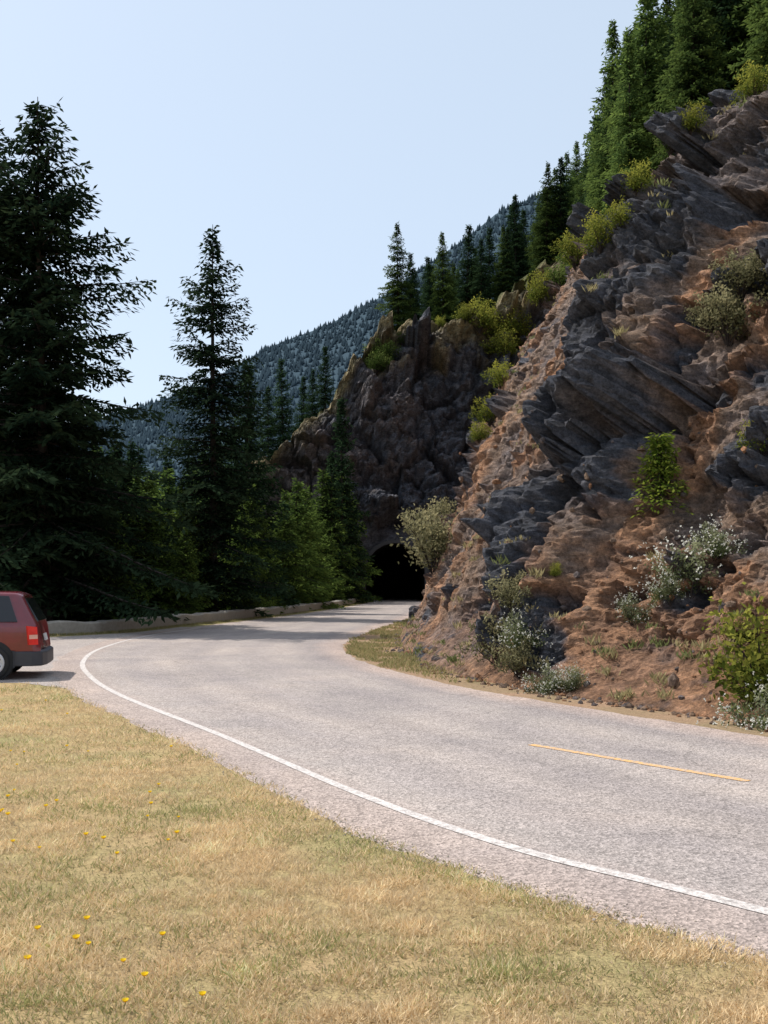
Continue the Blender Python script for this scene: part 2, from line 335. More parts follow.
ai=archpts(TW);ao=archpts(TW+.35); n=len(ai)
V=[(x,97.8,z) for x,z in ai]+[(x,97.8,z) for x,z in ao]+[(x,99.5,z) for x,z in ao]+[(x,99.5,z) for x,z in ai]
F=[]
for k in range(4):
    for i in range(n-1): F.append((k*n+i,k*n+i+1,((k+1)%4)*n+i+1,((k+1)%4)*n+i))
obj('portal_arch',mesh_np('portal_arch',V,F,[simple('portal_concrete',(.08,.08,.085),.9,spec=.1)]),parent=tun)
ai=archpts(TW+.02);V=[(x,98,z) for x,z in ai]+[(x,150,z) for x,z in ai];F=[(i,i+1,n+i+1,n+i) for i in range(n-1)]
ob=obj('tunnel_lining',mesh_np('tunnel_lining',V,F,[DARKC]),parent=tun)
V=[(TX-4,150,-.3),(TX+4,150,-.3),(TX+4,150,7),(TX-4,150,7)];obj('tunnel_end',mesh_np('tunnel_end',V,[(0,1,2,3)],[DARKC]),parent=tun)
# ---------------------------------------------------------------- foliage builders
def kites(P,D,Wd,ln,wd):
    n=len(P); D=D/np.linalg.norm(D,axis=1,keepdims=True); Wd=np.cross(D,Wd); Wd/=np.linalg.norm(Wd,axis=1,keepdims=True)+1e-9
    ln=ln[:,None];wd=wd[:,None]
    V=np.stack([P,P+D*ln*.45+Wd*wd*.5,P+D*ln,P+D*ln*.45-Wd*wd*.5],1).reshape(-1,3)
    return V,np.arange(n*4).reshape(n,4)
def tube(path,rad,k=5):
    path=np.array(path,float);n=len(path);V=[]
    for i,p in enumerate(path):
        t=path[min(i+1,n-1)]-path[max(i-1,0)];t/=np.linalg.norm(t)+1e-9
        u=np.cross(t,(0.13,.2,1) if abs(t[2])<.9 else (1,.1,0));u/=np.linalg.norm(u);v=np.cross(t,u)
        for a in range(k): V.append(p+rad[i]*(math.cos(a*2*math.pi/k)*u+math.sin(a*2*math.pi/k)*v))
    F=[(i*k+a,i*k+(a+1)%k,(i+1)*k+(a+1)%k,(i+1)*k+a) for i in range(n-1) for a in range(k)]
    return np.array(V),np.array(F)
def conifer(name,seed,H,R,base=.06,per=6,dz=.36,tuft=.24,tw=.085,mat=None,cA=(.016,.034,.018),cB=(.05,.085,.035),gap=.0,shape=.85,lo=.75,var=(.55,1.15)):
    g=np.random.default_rng(seed); VV=[];FF=[];CC=[];MI=[];off=0
    def add(V,F,c,mi):
        nonlocal off
        VV.append(V);FF.append(F+off);CC.append(c);MI.append(np.full(len(F),mi));off+=len(V)
    tp=[(math.sin(z*.3+seed)*.05*z/H,math.cos(z*.23+seed)*.06*z/H,z) for z in np.linspace(0,H,12)]
    tr=[max(.012,(1-z/H)**.9*H*.0125+(.10 if z==0 else 0)) for z in np.linspace(0,H,12)]
    V,F=tube(tp,tr,8);add(V,F,np.tile((.05,.04,.035),(len(V),1)),1)
    z=H*base
    while z<H*.985:
        zr=z/H; Lb=R*min((1-zr)**shape*1.12*min(1,.30+(1-zr)*4.2), lo+1.6*zr)*g.uniform(.75,1.18)
        if g.random()<gap and zr<.8: z+=dz*.8; continue
        nb=max(3,int(per*(.7+.5*g.random()))); a0=g.random()*6.28
        for b in range(nb):
            az=a0+b*6.283/nb+g.normal()*.3; L=max(.12,Lb*g.uniform(*var)); zz=z+g.normal()*dz*.3
            if zz>H*.99: continue
            e=np.interp(zr,[0,.35,.8,1],[-.30,-.10,.30,.9])+g.normal()*.10
            fw=np.array([math.cos(az),math.sin(az),0]);sd=np.array([-fw[1],fw[0],0])
            npnt=max(3,int(L/.16)); s=np.linspace(.06,1,npnt)
            zc=lambda s:L*(math.tan(e)*s-.22*s*s+.17*s**3)
            P=fw*(s*L)[:,None]; P[:,2]=zz+zc(s)
            sw=g.normal()*.08; P+=sd*(sw*L*s*s)[:,None]
            q=[0,.35,.7,1]
            pth=[(fw*(k*L)+sd*sw*L*k*k+np.array([0,0,zz+zc(k)])) for k in q]
            V,F=tube(pth,[.012*L+.01,.009*L+.006,.006*L+.004,.003],3);add(V,F,np.tile((.04,.032,.028),(len(V),1)),1)
            bl=np.minimum(.40*L*np.sin(np.pi*(.14+.84*s))**.6+.12,.9)
            pb=[];db=[];sc=[]
            for sgn in (-1,1):
                m=np.maximum(1,np.ceil(bl/(tuft*.62))).astype(int)
                rep=np.repeat(np.arange(npnt),m); kx=np.concatenate([np.arange(mm)/mm for mm in m])
                dd=fw*.55+sd*sgn*.83+np.array([0,0,-.12]); dd=np.tile(dd,(len(rep),1))
                pos=P[rep]+dd*(bl[rep]*kx)[:,None]; pos[:,2]-=.34*(bl[rep]*kx)**1.2
                pb.append(pos);db.append(dd+g.normal(size=(len(rep),3))*.36+np.array([0,0,-.22]));sc.append(s[rep]*.6+kx*.4)
            pb.append(P);db.append(np.tile(fw,(npnt,1))+g.normal(size=(npnt,3))*.35+np.array([0,0,.1]));sc.append(s)
            pb=np.concatenate(pb)+0;db=np.concatenate(db);sc=np.concatenate(sc); k=len(pb)
            pb+=g.normal(size=(k,3))*.03
            V,F=kites(pb,db,np.array([0,0,1.0])+g.normal(size=(k,3))*.6,tuft*g.uniform(.7,1.3,k),tw*g.uniform(.7,1.4,k))
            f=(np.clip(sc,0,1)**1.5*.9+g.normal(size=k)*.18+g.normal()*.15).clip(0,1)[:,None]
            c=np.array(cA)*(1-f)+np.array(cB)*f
            add(V,F,np.repeat(c,4,axis=0),0)
        z+=dz*g.uniform(.7,1.25)*(1-.35*zr)
    return mesh_np(name,np.concatenate(VV),np.concatenate(FF),[mat or NEEDLE,BARK],col=np.concatenate(CC),matidx=np.concatenate(MI))
def recol(me,mat):
    m=me.copy(); m.materials[0]=mat; return m
def shrub(name,seed,n=2400,R=.65,H=.8,leaf=.055,cA=(.05,.075,.02),cB=(.18,.22,.06),flowers=0):
    g=np.random.default_rng(seed);VV=[];FF=[];CC=[];MI=[];off=0
    nb=18; tips=[]
    for b in range(nb):
        az=g.random()*6.28;r=R*g.uniform(.15,1.1);tip=np.array([math.cos(az)*r,math.sin(az)*r,H*g.uniform(.2,1)*(1-.3*(r/R)**2)])
        mid=tip*.5+np.array([0,0,.08*H]); V,F=tube([(0,0,-.15),mid,tip],[.012,.008,.003],3)
        VV.append(V);FF.append(F+off);CC.append(np.tile((.07,.05,.03),(len(V),1)));MI.append(np.ones(len(F)));off+=len(V);tips.append((mid,tip))
    per=n//nb
    for mid,tip in tips:
        t=g.uniform(-.5,1.08,per)[:,None]; P=mid*(1-t)+tip*t+g.normal(size=(per,3))*(R*.15)*(.5+.6*(1-t)); P[:,2]=np.abs(P[:,2])
        D=g.normal(size=(per,3))+np.array([0,0,.25]); V,F=kites(P,D,g.normal(size=(per,3)),leaf*g.uniform(.6,1.5,per),leaf*.55*g.uniform(.6,1.4,per))
        f=(P[:,2]/H*.7+g.normal(size=per)*.2+g.normal()*.15).clip(0,1)[:,None]
        VV.append(V);FF.append(F+off);CC.append(np.repeat(np.array(cA)*(1-f)+np.array(cB)*f,4,axis=0));MI.append(np.zeros(len(F)));off+=len(V)
    if flowers:
        P=np.array([tips[g.integers(nb)][1]+g.normal(size=3)*R*.22 for _ in range(flowers)]);P[:,2]=np.abs(P[:,2])+.03
        for _ in range(3):
            V,F=kites(P+g.normal(size=P.shape)*.008,g.normal(size=P.shape),g.normal(size=P.shape),np.full(flowers,leaf*.7),np.full(flowers,leaf*.6))
            VV.append(V);FF.append(F+off);CC.append(np.tile((.70,.69,.62),(len(V),1)));MI.append(np.zeros(len(F)));off+=len(V)
    return mesh_np(name,np.concatenate(VV),np.concatenate(FF),[LEAF,BARK],col=np.concatenate(CC),matidx=np.concatenate(MI))
# ---------------------------------------------------------------- conifers left
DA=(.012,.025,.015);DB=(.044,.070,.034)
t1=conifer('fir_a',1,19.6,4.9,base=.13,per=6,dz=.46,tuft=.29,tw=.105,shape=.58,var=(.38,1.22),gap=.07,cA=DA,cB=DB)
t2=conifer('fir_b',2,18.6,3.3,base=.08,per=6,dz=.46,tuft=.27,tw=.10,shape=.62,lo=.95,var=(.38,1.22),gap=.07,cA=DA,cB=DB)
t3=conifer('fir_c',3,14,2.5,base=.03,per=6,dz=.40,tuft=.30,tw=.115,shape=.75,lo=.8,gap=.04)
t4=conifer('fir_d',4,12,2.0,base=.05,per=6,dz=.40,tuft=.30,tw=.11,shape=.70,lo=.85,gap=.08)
t5=conifer('young_fir',5,6.5,2.0,base=.02,per=7,dz=.28,tuft=.20,tw=.075,mat=NEEDLE_L,shape=.85,lo=1.0)
t6=conifer('young_fir_small',6,1.1,.55,base=.05,per=7,dz=.09,tuft=.09,tw=.035,mat=NEEDLE_L,cA=(.03,.06,.015),cB=(.09,.12,.04),shape=.8,lo=1.0)
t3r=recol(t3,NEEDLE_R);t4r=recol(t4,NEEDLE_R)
def tree(me,x,y,top=None,h0=1,name='fir_tree',z=None,rot=None,wide=1,parent=None):
    z=float(gz(np.float64(x),np.float64(y)))-.1 if z is None else z
    s=(top-z)/h0 if top is not None else 1
    return obj(name,me,(x,y,z),(random.uniform(-.02,.02),random.uniform(-.02,.02),random.random()*6.28 if rot is None else rot),(s*wide,s*wide,s),parent)
def massz(x,y):
    r=bvm.ray_cast(Vector((x,y,400)),Vector((0,0,-1)))
    return r[0].z if r[0] else None
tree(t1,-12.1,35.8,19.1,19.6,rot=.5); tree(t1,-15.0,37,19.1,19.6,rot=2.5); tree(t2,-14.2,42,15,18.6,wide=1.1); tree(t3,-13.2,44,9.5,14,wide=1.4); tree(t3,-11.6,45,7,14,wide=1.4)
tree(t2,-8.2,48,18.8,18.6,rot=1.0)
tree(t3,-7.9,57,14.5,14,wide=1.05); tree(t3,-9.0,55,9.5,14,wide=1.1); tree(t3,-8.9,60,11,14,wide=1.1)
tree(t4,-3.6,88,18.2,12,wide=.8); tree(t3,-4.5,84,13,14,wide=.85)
for px,Y,py in [(325,126,345),(284,124,358),(303,128,375),(268,122,385),(312,124,368),(250,125,400)]:
    x=(px-384)/1000*Y; z=massz(x,Y) or 8; top=EYE+(585-py)/1000*Y
    tree(t4,x,Y,top,12,z=min(z-.5,top-9),wide=.9)
for (px,Y,py) in [(145,45,475),(112,42,505),(185,47,482),(168,54,468),(75,42,500),(310,70,486),(330,66,478),(290,62,490),(200,44,525),(372,90,505),(262,54,485),(20,46,470),(240,52,505),(130,60,440),(322,84,470),(362,94,470),(155,50,500),(345,78,520)]:
    x=(px-384)/1000*Y; x=min(x,float(xwall(Y))-1.5); yg=py>465 and px!=20; tree(t5 if yg else t3,x,Y,EYE+(585-py)/1000*Y,6.5 if yg else 14,name='young_fir_tree' if yg else 'fir_tree',wide=random.uniform(.8,1.1))
fo=empty('conifer_forest')
k=0
for _ in range(100):
    Y=random.uniform(48,110); x=random.uniform(-.55*Y,float(xwall(min(Y,96)))-4)
    if Y>92 and x>-14: continue
    py=random.uniform(455,530) if x/Y<-.12 else random.uniform(480,520)
    top=EYE+(585-py)/1000*Y; zb=float(gz(np.float64(x),np.float64(Y))); h=top-zb
    if h<5: continue
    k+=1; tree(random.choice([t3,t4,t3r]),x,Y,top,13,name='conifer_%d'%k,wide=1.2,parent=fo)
rf=empty('ridge_forest'); k=0
def cliffz(x,y):
    r=bv.ray_cast(Vector((x,y,400)),Vector((0,0,-1))); 
    return r[0].z if r[0] else None
cand=[]
for i in range(0,nS):
    if by[i]<20: continue
    for _ in range(3):
        if random.random()>(.11 if by[i]<45 else .42): continue
        t=random.uniform(9.0 if by[i]>36 else 13.5,22); cand.append((bx[i]+math.cos(ang[i])*t,by[i]+math.sin(ang[i])*t))
for x,y in cand:
    z=cliffz(x,y)
    if z is None: continue
    if x/y>.56: continue
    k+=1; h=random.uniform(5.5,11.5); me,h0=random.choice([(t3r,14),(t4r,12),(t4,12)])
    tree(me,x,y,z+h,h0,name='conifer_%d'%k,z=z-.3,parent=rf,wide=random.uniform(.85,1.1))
for _ in range(75):
    x=random.uniform(-2,40);y=random.uniform(112,150); z=massz(x,y); zc=cliffz(x,y)
    if zc and (z is None or zc>z): z=zc
    if z is None: continue
    if x<6 and random.random()<.6: continue
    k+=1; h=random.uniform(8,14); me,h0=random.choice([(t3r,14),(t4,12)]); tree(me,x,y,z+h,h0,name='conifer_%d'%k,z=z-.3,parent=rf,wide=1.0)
print('ridge',k)
# ---------------------------------------------------------------- shrubs on slopes
s1=shrub('shrub_yellowgreen',11,cA=(.08,.11,.02),cB=(.44,.42,.08))
s2=shrub('shrub_olive',12,cA=(.10,.10,.05),cB=(.40,.36,.20))
s3=shrub('shrub_flowering',13,n=2600,cA=(.08,.10,.04),cB=(.36,.37,.22),flowers=230)
s4=shrub('shrub_green',14,cA=(.04,.07,.015),cB=(.22,.27,.08))
EYEV=Vector((0,0,EYE))
def place(me,name,px,py,size,bvh=bv,h0=.9,sink=.05):
    d=Vector(((px-384)/1000,1,(585-py)/1000)); r=bvh.ray_cast(EYEV,d.normalized())
    if not r[0]: return
    p=r[0]; s=size*p.y/1000/h0
    obj(name,me,(p.x,p.y,p.z-sink*s),(0,0,random.random()*6.28),(s,s,s))
for me,nm,px,py,sz in [(s2,'shrub',728,335,55),(s2,'shrub',742,290,45),(s2,'shrub',712,325,30),(t6,'young_fir_tree',660,500,66),(s1,'shrub',762,450,34),
  (s3,'flowering_shrub',690,590,50),(s3,'flowering_shrub',712,555,32),(s3,'flowering_shrub',670,600,26),(s3,'flowering_shrub',735,735,62),(s1,'shrub',762,695,105),(s3,'flowering_shrub',765,738,50),(s1,'shrub',740,640,30),
  (s2,'shrub',500,658,50),(s3,'flowering_shrub',518,645,34),(s2,'shrub',520,670,38),(s2,'shrub',512,605,38),(s3,'flowering_shrub',548,693,28),(s3,'flowering_shrub',575,690,22),(s3,'flowering_shrub',632,622,28),(s1,'shrub',555,575,14),
  (s2,'shrub',434,565,60),(s2,'shrub',436,535,40),(s1,'shrub',440,505,30),(s2,'shrub',424,588,36),(s1,'shrub',490,420,26),(s1,'shrub',502,385,26),(s1,'shrub',480,440,20),
  (s1,'shrub',540,300,30),(s1,'shrub',600,245,36),(s1,'shrub',575,262,34),(s4,'shrub',650,175,30),(s1,'shrub',690,130,28),(s1,'shrub',635,190,30),(s4,'shrub',670,150,30),(s4,'shrub',560,285,26),(s1,'shrub',755,95,34),(s1,'shrub',620,225,26)]:
    h0=1.1 if me is t6 else .8
    place(me,nm,px,py,sz,h0=h0)
for px,py,sz in [(480,318,34),(495,330,36),(510,325,34),(465,312,20),(505,345,30),(440,318,12),(400,335,16),(380,352,30),(376,362,26),(520,340,28),(488,345,24)]:
    place(s1 if px>430 else s4,'shrub',px,py+8,sz,bvh=bvm)
def cliff_tufts():
    g=np.random.default_rng(3); P=[];D=[];Cc=[]
    sel=[]
    while len(sel)<480:
        i=g.integers(nS*2//10,nS-10);j=g.integers(0,nT-40)
        if by[i]<8 or by[i]>60: continue
        t=tl[j]; n=noise.noise(Vector((sl[i]*.35,t*.35,7)))
        if n<.12 and t>.6: continue
        sel.append((i,j))
    for i,j in sel:
        b=CV[i*nT+j]; sz=g.uniform(.06,.17); k=26
        az=g.uniform(0,6.28,k); dd=np.stack([np.cos(az)*.6,np.sin(az)*.6,g.uniform(.5,1.2,k)],1)
        P.append(b+g.normal(size=(k,3))*np.array([.07,.07,.02]));D.append(dd*sz)
        base=np.array([.34,.29,.15]) if g.random()<.65 else np.array([.18,.20,.08]); Cc.append(np.repeat((base*g.uniform(.7,1.3,(k,1))),4,axis=0))
    P=np.concatenate(P);D=np.concatenate(D);V,F=kites(P,D,g.normal(size=P.shape),np.linalg.norm(D,axis=1),np.full(len(P),.03))
    obj('cliff_grass',mesh_np('cliff_grass',V,F,[LEAF],col=np.concatenate(Cc)))
cliff_tufts()
def rubble():
    g=np.random.default_rng(9); VV=[];FF=[];CC=[];off=0
    ico=np.array([(0,0,1),(.9,0,.4),(.28,.85,.4),(-.72,.53,.4),(-.72,-.53,.4),(.28,-.85,.4),(.72,.53,-.4),(-.28,.85,-.4),(-.9,0,-.4),(-.28,-.85,-.4),(.72,-.53,-.4),(0,0,-1)])
    fc=[(0,1,2),(0,2,3),(0,3,4),(0,4,5),(0,5,1),(1,6,2),(2,7,3),(3,8,4),(4,9,5),(5,10,1),(6,7,2),(7,8,3),(8,9,4),(9,10,5),(10,6,1),(11,7,6),(11,8,7),(11,9,8),(11,10,9),(11,6,10)]
    for _ in range(3200):
        i=g.integers(0,nS)
        if by[i]<6 or by[i]>40: continue
        j=0 if g.random()<.4 else g.integers(0,max(2,int(nT*.3)))
        b=CV[i*nT+j].copy(); b[2]=max(b[2],0); s=min(.16,.015+g.exponential(.03))
        if j==0: b[0]-=min(.45,g.exponential(.12)); s=min(s,.06)
        v=ico*g.uniform(.7,1.3,(12,3))*s*g.uniform(.6,1.2,3); VV.append(v+b);FF.append(np.array(fc)+off);off+=12
        c=(BR,PU,SO,BR)[g.integers(4)]; CC.append(np.tile(c*1.1,(12,1)))
    obj('rock_rubble',mesh_np('rock_rubble',np.concatenate(VV),np.concatenate(FF),[ROCK],col=np.concatenate(CC)))
    VV=[];FF=[];CC=[];off=0
    for _ in range(3200):
        i=g.integers(30,168); dd=(Rc[i]-Lc[i]);dd/=np.linalg.norm(dd); tt=g.random(); p=Lc[i]*(1-tt)+Lc[i+1]*tt+dd*(.02+g.normal()*.09)
        if p[1]>17: continue
        s=min(.009,.0025+g.exponential(.0018)); VV.append(ico*g.uniform(.7,1.3,(12,3))*s+np.array([p[0],p[1],.010]));FF.append(np.array(fc)+off);off+=12
        CC.append(np.tile(np.array([.34,.29,.24])*g.uniform(.7,1.25),(12,1)))
    obj('shoulder_gravel',mesh_np('shoulder_gravel',np.concatenate(VV),np.concatenate(FF),[FAR],col=np.concatenate(CC)))
rubble()
# ---------------------------------------------------------------- foreground lawn
def pl_dist(P,poly):
    best=np.full(len(P),1e9)
    for i in range(len(poly)-1):
        a=poly[i];d=poly[i+1]-a; t=np.clip(((P-a)@d)/(d@d),0,1); best=np.minimum(best,np.linalg.norm(P-(a+t[:,None]*d),axis=1))
    return best
def inside_lawn(P,ex=0):
    yb=np.interp(P[:,0],[-40,-9,-5.9,-5,-3.6],[16.8,16.5,16.3,15.5,14.2])
    o=np.argsort(Lc[:,1][:180]); xl=np.interp(P[:,1],Lc[:180,1][o],Lc[:180,0][o])
    return (P[:,0]<xl+ex)&(P[:,1]<yb)
def lawn():
    g=np.random.default_rng(21); n=540000
    r=2.2*np.exp(g.random(n)*math.log(17/2.2)); th=g.uniform(-.60,.56,n); P=np.stack([r*np.sin(th),r*np.cos(th)],1)
    P=P[inside_lawn(P,.12)]; d=pl_dist(P,Lc[20:176:2]); d=np.where(inside_lawn(P),d,-d)
    nz=np.array([noise.fractal(Vector((x*.9,y*.9,0)),.8,2,3) for x,y in P]); nz2=np.array([noise.noise(Vector((x*5,y*5,5))) for x,y in P]); nz3=np.array([noise.fractal(Vector((x*1.6,y*1.6,9)),.7,2,4) for x,y in P])
    keep=(d>-.05+.22*nz2+.05*g.normal(size=len(P)))&(g.random(len(P))<np.clip(.76+nz2*.9+nz3*.8,0.18,1)); P=P[keep];nz=nz[keep];nz2=nz2[keep];nz3=nz3[keep];n=len(P); dist=np.linalg.norm(P,axis=1)
    az=g.uniform(0,6.28,n); lean=g.uniform(.25,1.7,n); D=np.stack([np.cos(az)*lean,np.sin(az)*lean,np.ones(n)],1)
    ln=g.uniform(.016,.048,n)*(1+nz2*.6+nz3*.5).clip(.45,1.7)*(1+.03*dist); wd=.0030*(1+dist*.16)*g.uniform(.6,1.3,n)
    P3=np.column_stack([P,np.zeros(n)]); V,F=kites(P3,D,g.normal(size=(n,3)),ln,wd)
    f=(g.random(n)+nz*.7>.84); f2=g.random(n)[:,None]
    straw=np.array([.78,.62,.39])*(1-f2)+np.array([.53,.395,.235])*f2; green=np.array([.41,.39,.17])*(1-f2)+np.array([.26,.265,.11])*f2
    c=np.where(f[:,None],green,straw)*(1+nz2[:,None]*.28+nz3[:,None]*.35)
    obj('lawn_grass',mesh_np('lawn_grass',V,F,[foliage_mat('dry_grass_blades',.3,0)],col=np.clip(np.repeat(c,4,axis=0),.02,.85)))
    VV=[];FF=[];CC=[];off=0
    pts=[]
    for _ in range(3000):
        rr=3.2*math.exp(random.random()*math.log(15/3.2)); t=random.uniform(-.5,.1); p=np.array([[rr*math.sin(t),rr*math.cos(t)]])
        if inside_lawn(p)[0] and noise.noise(Vector((p[0,0]*.5,p[0,1]*.5,4)))>-.1 and p[0,0]/p[0,1]<-.20 and random.random()<.5: pts.append(p[0])
        if len(pts)>62: break
    pts+=[np.array([-1.27,3.42]),np.array([-.98,3.75]),np.array([-.70,3.80])]
    for p in pts:
        h=random.uniform(.03,.07); V,F=tube([(p[0],p[1],0),(p[0]+.01,p[1],h)],[.0015,.0015],3); VV.append(V);FF.append(F+off);CC.append(np.tile((.25,.27,.12),(len(V),1)));off+=len(V)
        k=12;az=np.linspace(0,6.28,k,endpoint=False);D=np.stack([np.cos(az),np.sin(az),np.full(k,1.0)],1);B=np.tile((p[0]+.01,p[1],h),(k,1))
        rs=random.uniform(.016,.027);V,F=kites(B,D,np.tile((0,0,1.),(k,1)),np.full(k,rs),np.full(k,rs*.8));VV.append(V);FF.append(F+off);CC.append(np.tile((.85,.62,.03),(len(V),1)));off+=len(V)
    obj('dandelions',mesh_np('dandelions',np.concatenate(VV),np.concatenate(FF),[LEAF],col=np.concatenate(CC)))
    g=np.random.default_rng(5);P=[]
    for _ in range(30000):
        i=g.integers(100,len(Rc)-20); y=Rc[i,1]
        if y<16 or y>70: continue
        if g.random()>np.interp(y,[16,19,22,70],[.05,.35,1,1]): continue
        x0=Rc[i,0]+.05+.25*noise.noise(Vector((y*.8,0,0))); x1=np.interp(y,by,bx)+.1
        q=(x0+(x1-x0)*g.random(),y+g.normal()*.1)
        if noise.noise(Vector((q[0]*1.3,q[1]*.9,3)))<-.12: continue
        P.append(q)
    for _ in range(6000):
        i=g.integers(24,len(wallpts)-1); p=wallpts[i]+(wallpts[i+1 if i+1<len(wallpts) else i]-wallpts[i])*g.random(); P.append((p[0]+.3+abs(g.normal())*.25,p[1]-.25*(i<40)))
    P=np.array(P);n=len(P);az=g.uniform(0,6.28,n);D=np.stack([np.cos(az)*.8,np.sin(az)*.8,np.ones(n)],1);f=g.random((n,1))**.6
    V,F=kites(np.column_stack([P,np.zeros(n)]),D,g.normal(size=(n,3)),g.uniform(.03,.13,n),np.full(n,.02))
    obj('verge_grass',mesh_np('verge_grass',V,F,[LEAF],col=np.repeat(np.array([.36,.29,.15])*f+np.array([.14,.17,.06])*(1-f),4,axis=0)))
lawn()
# ---------------------------------------------------------------- distant hill
def hill(name,ridge,y1,y0,zb,c0,ntree,th,seed,ctree):
    rx=np.array([p[0] for p in ridge],float);rz=np.array([p[1] for p in ridge],float)
    xs=np.linspace(rx[0],rx[-1],160);fs=np.linspace(0,1,50);V=np.zeros((50,160,3))
    def pt(x,f):
        zr=np.interp(x,rx,rz); n=noise.fractal(Vector((x*.006,f*2,seed)),.8,2,4)
        return x*(.6+.4*f),y0+(y1-y0)*f+n*50*(1-f),zb+(zr-zb)*f**.9+n*26*math.sin(math.pi*f)+noise.noise(Vector((x*.02,seed,f*3)))*3
    for i,f in enumerate(fs):
        for j,x in enumerate(xs): V[i,j]=pt(x,f)
    back=V[-1].copy(); back[:,1]+=300; back[:,2]-=120; V=np.concatenate([V,back[None]]);fsn=51
    idx=np.arange(fsn*160).reshape(fsn,160);a=idx[:-1,:-1].ravel();b=idx[:-1,1:].ravel();c=idx[1:,1:].ravel();d=idx[1:,:-1].ravel()
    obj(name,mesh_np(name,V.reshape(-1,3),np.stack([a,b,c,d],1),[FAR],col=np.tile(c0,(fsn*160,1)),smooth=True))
    g=np.random.default_rng(int(seed));VV=[];FF=[];CC=[]
    for k in range(ntree):
        x=g.uniform(rx[0],rx[-1]);f=g.uniform(.25,1)**.7;p=np.array(pt(x,f));h=th*g.uniform(.5,1.3);r=h*.30;a0=g.random()*6
        base=[p+np.array([r*math.cos(a0+q*1.257),r*math.sin(a0+q*1.257),0]) for q in range(5)]
        VV+=base+[p+np.array([0,0,h])];o=k*6;FF+=[(o+q,o+(q+1)%5,o+5) for q in range(5)]
        pn=noise.noise(Vector((x*.012,f*4,3)))
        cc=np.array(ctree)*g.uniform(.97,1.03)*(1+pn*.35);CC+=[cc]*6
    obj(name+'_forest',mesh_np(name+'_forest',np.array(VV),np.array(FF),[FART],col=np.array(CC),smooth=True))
hill('distant_hill',[(-900,30),(-500,100),(-346,125),(-260,150),(-229,158),(-166,180),(-112,212),(-49,236),(0,262),(32,284),(104,338),(250,400),(600,520)],900,480,-30,(.058,.086,.108),32000,4.6,31.0,(.055,.086,.112))  # bluish slope and tree colours have the aerial haze painted in
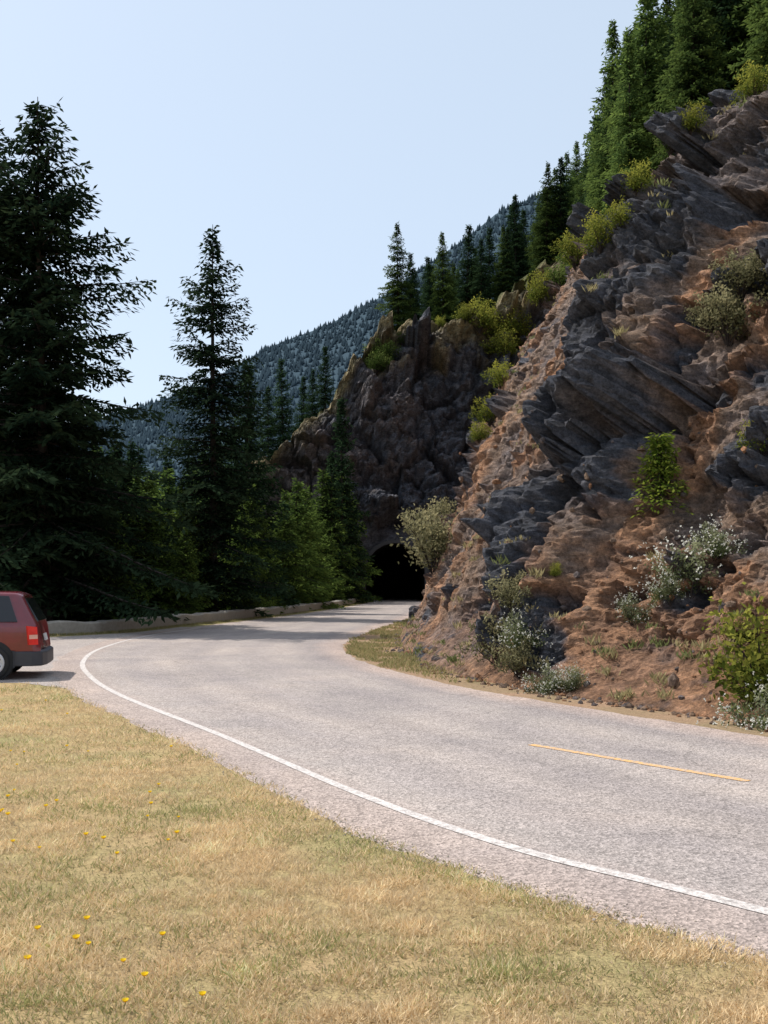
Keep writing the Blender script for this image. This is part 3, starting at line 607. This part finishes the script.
# ---------------------------------------------------------------- minivan
def van():
    body=simple('maroon_car_paint',(.16,.008,.018),.3,0,.5,1.0); glass=simple('tinted_glass',(.012,.012,.016),.08,0,.6); blk=simple('grey_plastic',(.04,.04,.048),.55)
    rub=simple('tyre_rubber',(.02,.02,.02),.85); rim=simple('alloy_rim',(.6,.6,.62),.35,.2); tail=simple('tail_lamp_red',(.75,.03,.02),.2); tailw=simple('tail_lamp_clear',(.8,.45,.35),.2); chrome=simple('plate_white',(.7,.7,.7),.5)
    heading=math.atan2(-.22,-.975)
    root=empty('parked_minivan',(-5.98,17.78,.008),(0,0,heading))
    lv=lambda xs,ws,zs:[(x,w,z) for x,w,z in zip(xs,ws,zs)]
    secs=[lv([.06,.00,.06,.34,.36],[.74,.78,.78,.60,0],[.24,.50,.90,1.42,1.45]),
          lv([.16,.14,.18,.46,.46],[.80,.85,.85,.67,0],[.22,.50,.92,1.46,1.485]),
          lv([1.3]*5,[.82,.87,.87,.69,0],[.20,.50,.90,1.475,1.50]),
          lv([2.4]*5,[.82,.87,.87,.69,0],[.20,.50,.88,1.46,1.485]),
          lv([3.0,3.0,3.0,2.85,2.85],[.82,.87,.87,.66,0],[.20,.50,.87,1.39,1.42]),
          lv([3.7,3.7,3.68,3.62,3.60],[.82,.86,.84,.76,0],[.20,.48,.85,.93,.96]),
          lv([4.3,4.32,4.28,4.2,4.2],[.76,.80,.74,.62,0],[.20,.46,.70,.78,.80]),
          lv([4.48,4.52,4.44,4.40,4.4],[.60,.62,.60,.52,0],[.24,.44,.62,.68,.69])]
    V=[];F=[]
    for s_ in secs:
        ring=[(x,-w,z) for x,w,z in s_]+[(x,w,z) for x,w,z in s_[:-1]][::-1]
        V+=ring
    n=9
    for i in range(len(secs)-1):
        for k in range(n): 
            F.append((i*n+k,i*n+(k+1)%n,(i+1)*n+(k+1)%n,(i+1)*n+k))
    me=bpy.data.meshes.new('body');me.from_pydata(V,[],F+[list(range(n))[::-1],[(len(secs)-1)*n+k for k in range(n)]]);me.materials.append(body);me.update()
    b=obj('body',me,parent=root); bm=b.modifiers.new('bev','BEVEL');bm.width=.045;bm.segments=3;bm.limit_method='ANGLE';bm.angle_limit=.25
    for p in me.polygons:p.use_smooth=True
    def poly(name,pts,mat,th=.012):
        pts=[Vector(p) for p in pts]; nrm=(pts[1]-pts[0]).cross(pts[2]-pts[0]).normalized()*th
        m=bpy.data.meshes.new(name);k=len(pts);VV=[p-nrm for p in pts]+[p+nrm for p in pts]
        m.from_pydata(VV,[],[list(range(k))[::-1],list(range(k,2*k))]+[(i,(i+1)%k,k+(i+1)%k,k+i) for i in range(k)]);m.materials.append(mat);m.update();return obj(name,m,parent=root)
    def side(x,z,sg,o=.004):
        t=(z-.91)/(1.465-.91); return (x,sg*(.87-.18*t+o),z)
    for sg in (1,-1):
        for nm,pts in (('rear_quarter_window',[(.40,.97),(.55,1.40),(1.42,1.42),(1.42,.97)]),('sliding_door_window',[(1.50,.97),(1.50,1.41),(2.28,1.40),(2.32,.96)]),('front_door_window',[(2.40,.95),(2.36,1.38),(2.76,1.34),(3.15,.95)])):
            poly(nm,[side(x,z,sg) for x,z in pts],glass)
        poly('tail_lamp',[(.08,sg*.80,.58),(.10,sg*.80,.88),(.25,sg*.875,.90),(.22,sg*.88,.58)],tail,.03)
        poly('tail_lamp_clear',[(.09,sg*.815,.68),(.09,sg*.815,.75),(.21,sg*.89,.75),(.21,sg*.89,.68)],tailw,.03)
        poly('side_moulding',[(1.25,sg*.872,.50),(1.25,sg*.872,.56),(2.9,sg*.872,.56),(2.9,sg*.872,.50)],blk,.012)
        poly('head_lamp',[(4.30,sg*.74,.55),(4.28,sg*.74,.68),(4.44,sg*.56,.66),(4.5,sg*.56,.55)],simple('lamp_glass',(.7,.7,.7),.15),.02)
        poly('door_seam',[(1.46,sg*.871,.3),(1.46,sg*.871,.93),(1.47,sg*.871,.93),(1.47,sg*.871,.3)],blk,.004)
        poly('wing_mirror',[(3.0,sg*.92,.95),(3.0,sg*.92,1.07),(3.02,sg*1.06,1.07),(3.02,sg*1.06,.95)],blk,.04)
    poly('rear_window',[(.09,-.66,.97),(.09,.66,.97),(.315,.56,1.36),(.315,-.56,1.36)],glass)
    poly('windscreen',[(3.55,-.70,.97),(3.55,.70,.97),(2.93,.60,1.38),(2.93,-.60,1.38)],glass)
    poly('licence_plate',[(.02,-.16,.62),(.02,.16,.62),(.05,.16,.74),(.05,-.16,.74)],chrome)
    for nm,xs_,mirror in (('rear_bumper',[(.45,.885),(.16,.885),(.0,.80),(-.05,.5),(-.06,0),(-.05,-.5),(.0,-.80),(.16,-.885),(.45,-.885)],0),('front_bumper',[(4.15,.84),(4.42,.72),(4.58,.4),(4.60,0),(4.58,-.4),(4.42,-.72),(4.15,-.84)],1)):
        V=[];
        for x,y in xs_:
            V+=[(x,y,.22),(x,y,.46),(x+(.1 if not mirror else -.1),y*.92,.48),(x+(.1 if not mirror else -.1),y*.92,.22)]
        F=[(i*4+k,i*4+(k+1)%4,(i+1)*4+(k+1)%4,(i+1)*4+k) for i in range(len(xs_)-1) for k in range(4)]+[(0,1,2,3),tuple(len(V)-4+k for k in range(4))]
        m=bpy.data.meshes.new(nm);m.from_pydata(V,[],F);m.materials.append(blk);m.update();bo=obj(nm,m,parent=root);q=bo.modifiers.new('b','BEVEL');q.width=.02;q.segments=2
    def lathe(name,prof,mat,cx,cy,cz,sg,n=28):
        V=[];m_=len(prof)
        for i in range(n):
            a=i*2*math.pi/n
            for r,y in prof: V.append((cx+r*math.cos(a),cy+sg*y,cz+r*math.sin(a)))
        F=[(i*m_+k,i*m_+k+1,((i+1)%n)*m_+k+1,((i+1)%n)*m_+k) for i in range(n) for k in range(m_-1)]
        me=mesh_np(name,V,F,[mat],smooth=True);return obj(name,me,parent=root)
    for ax in (.80,3.62):
        for sg in (1,-1):
            lathe('wheel_arch',[(.0,.0),(.335,.0),(.35,-.01),(.35,-.2)],rub,ax,sg*.876,.31,sg)
            lathe('tyre',[(.19,.0),(.21,.03),(.265,.03),(.285,.0),(.285,-.17),(.2,-.2)],rub,ax,sg*.885,.285,sg)
            lathe('wheel_rim',[(0,.03),(.05,.032),(.055,.022),(.09,.018),(.165,.022),(.195,.038),(.205,.02)],rim,ax,sg*.890,.285,sg)
            for k in range(7):
                a=k*2*math.pi/7; c,s2=math.cos(a),math.sin(a); y=sg*.912
                poly('rim_slot',[(ax+.085*c-.008*s2,y,.285+.085*s2+.008*c),(ax+.085*c+.008*s2,y,.285+.085*s2-.008*c),(ax+.15*c+.020*s2,y,.285+.15*s2-.020*c),(ax+.15*c-.020*s2,y,.285+.15*s2+.020*c)],rub,.003)
van()
# ---------------------------------------------------------------- light, sky, camera
sd=Vector((-.90,.43,0)).normalized(); el=math.radians(54); sv=Vector((sd.x*math.cos(el),sd.y*math.cos(el),math.sin(el)))
L=bpy.data.lights.new('sun','SUN');L.energy=5.0;L.angle=math.radians(.5);L.color=(1,.95,.87);lo=bpy.data.objects.new('sun',L);lo.rotation_euler=(-sv).to_track_quat('-Z','Y').to_euler();link(lo)
w=bpy.data.worlds.new('World');S.world=w;w.use_nodes=True;nt=w.node_tree;nt.nodes.clear()
sky=N(nt,'ShaderNodeTexSky',sky_type='NISHITA');sky.sun_disc=False;sky.sun_elevation=el;sky.sun_rotation=math.atan2(sv.x,sv.y);sky.air_density=1.0;sky.dust_density=2.2;sky.ozone_density=1.4;sky.altitude=300
hz=mix(nt,.5,sky.outputs[0],(7.8,9.0,10.2))
bg=N(nt,'ShaderNodeBackground');bg.inputs[1].default_value=.130;o_=N(nt,'ShaderNodeOutputWorld');nt.links.new(hz,bg.inputs[0]);nt.links.new(bg.outputs[0],o_.inputs[0])
cam=bpy.data.cameras.new('camera');co=bpy.data.objects.new('camera',cam);co.location=(0,0,EYE);co.rotation_euler=(math.radians(90),0,0);cam.sensor_fit='AUTO';cam.sensor_width=36;cam.lens=36*1000/1024;cam.shift_y=73/1024;cam.clip_end=8000;cam.clip_start=.05;link(co);S.camera=co
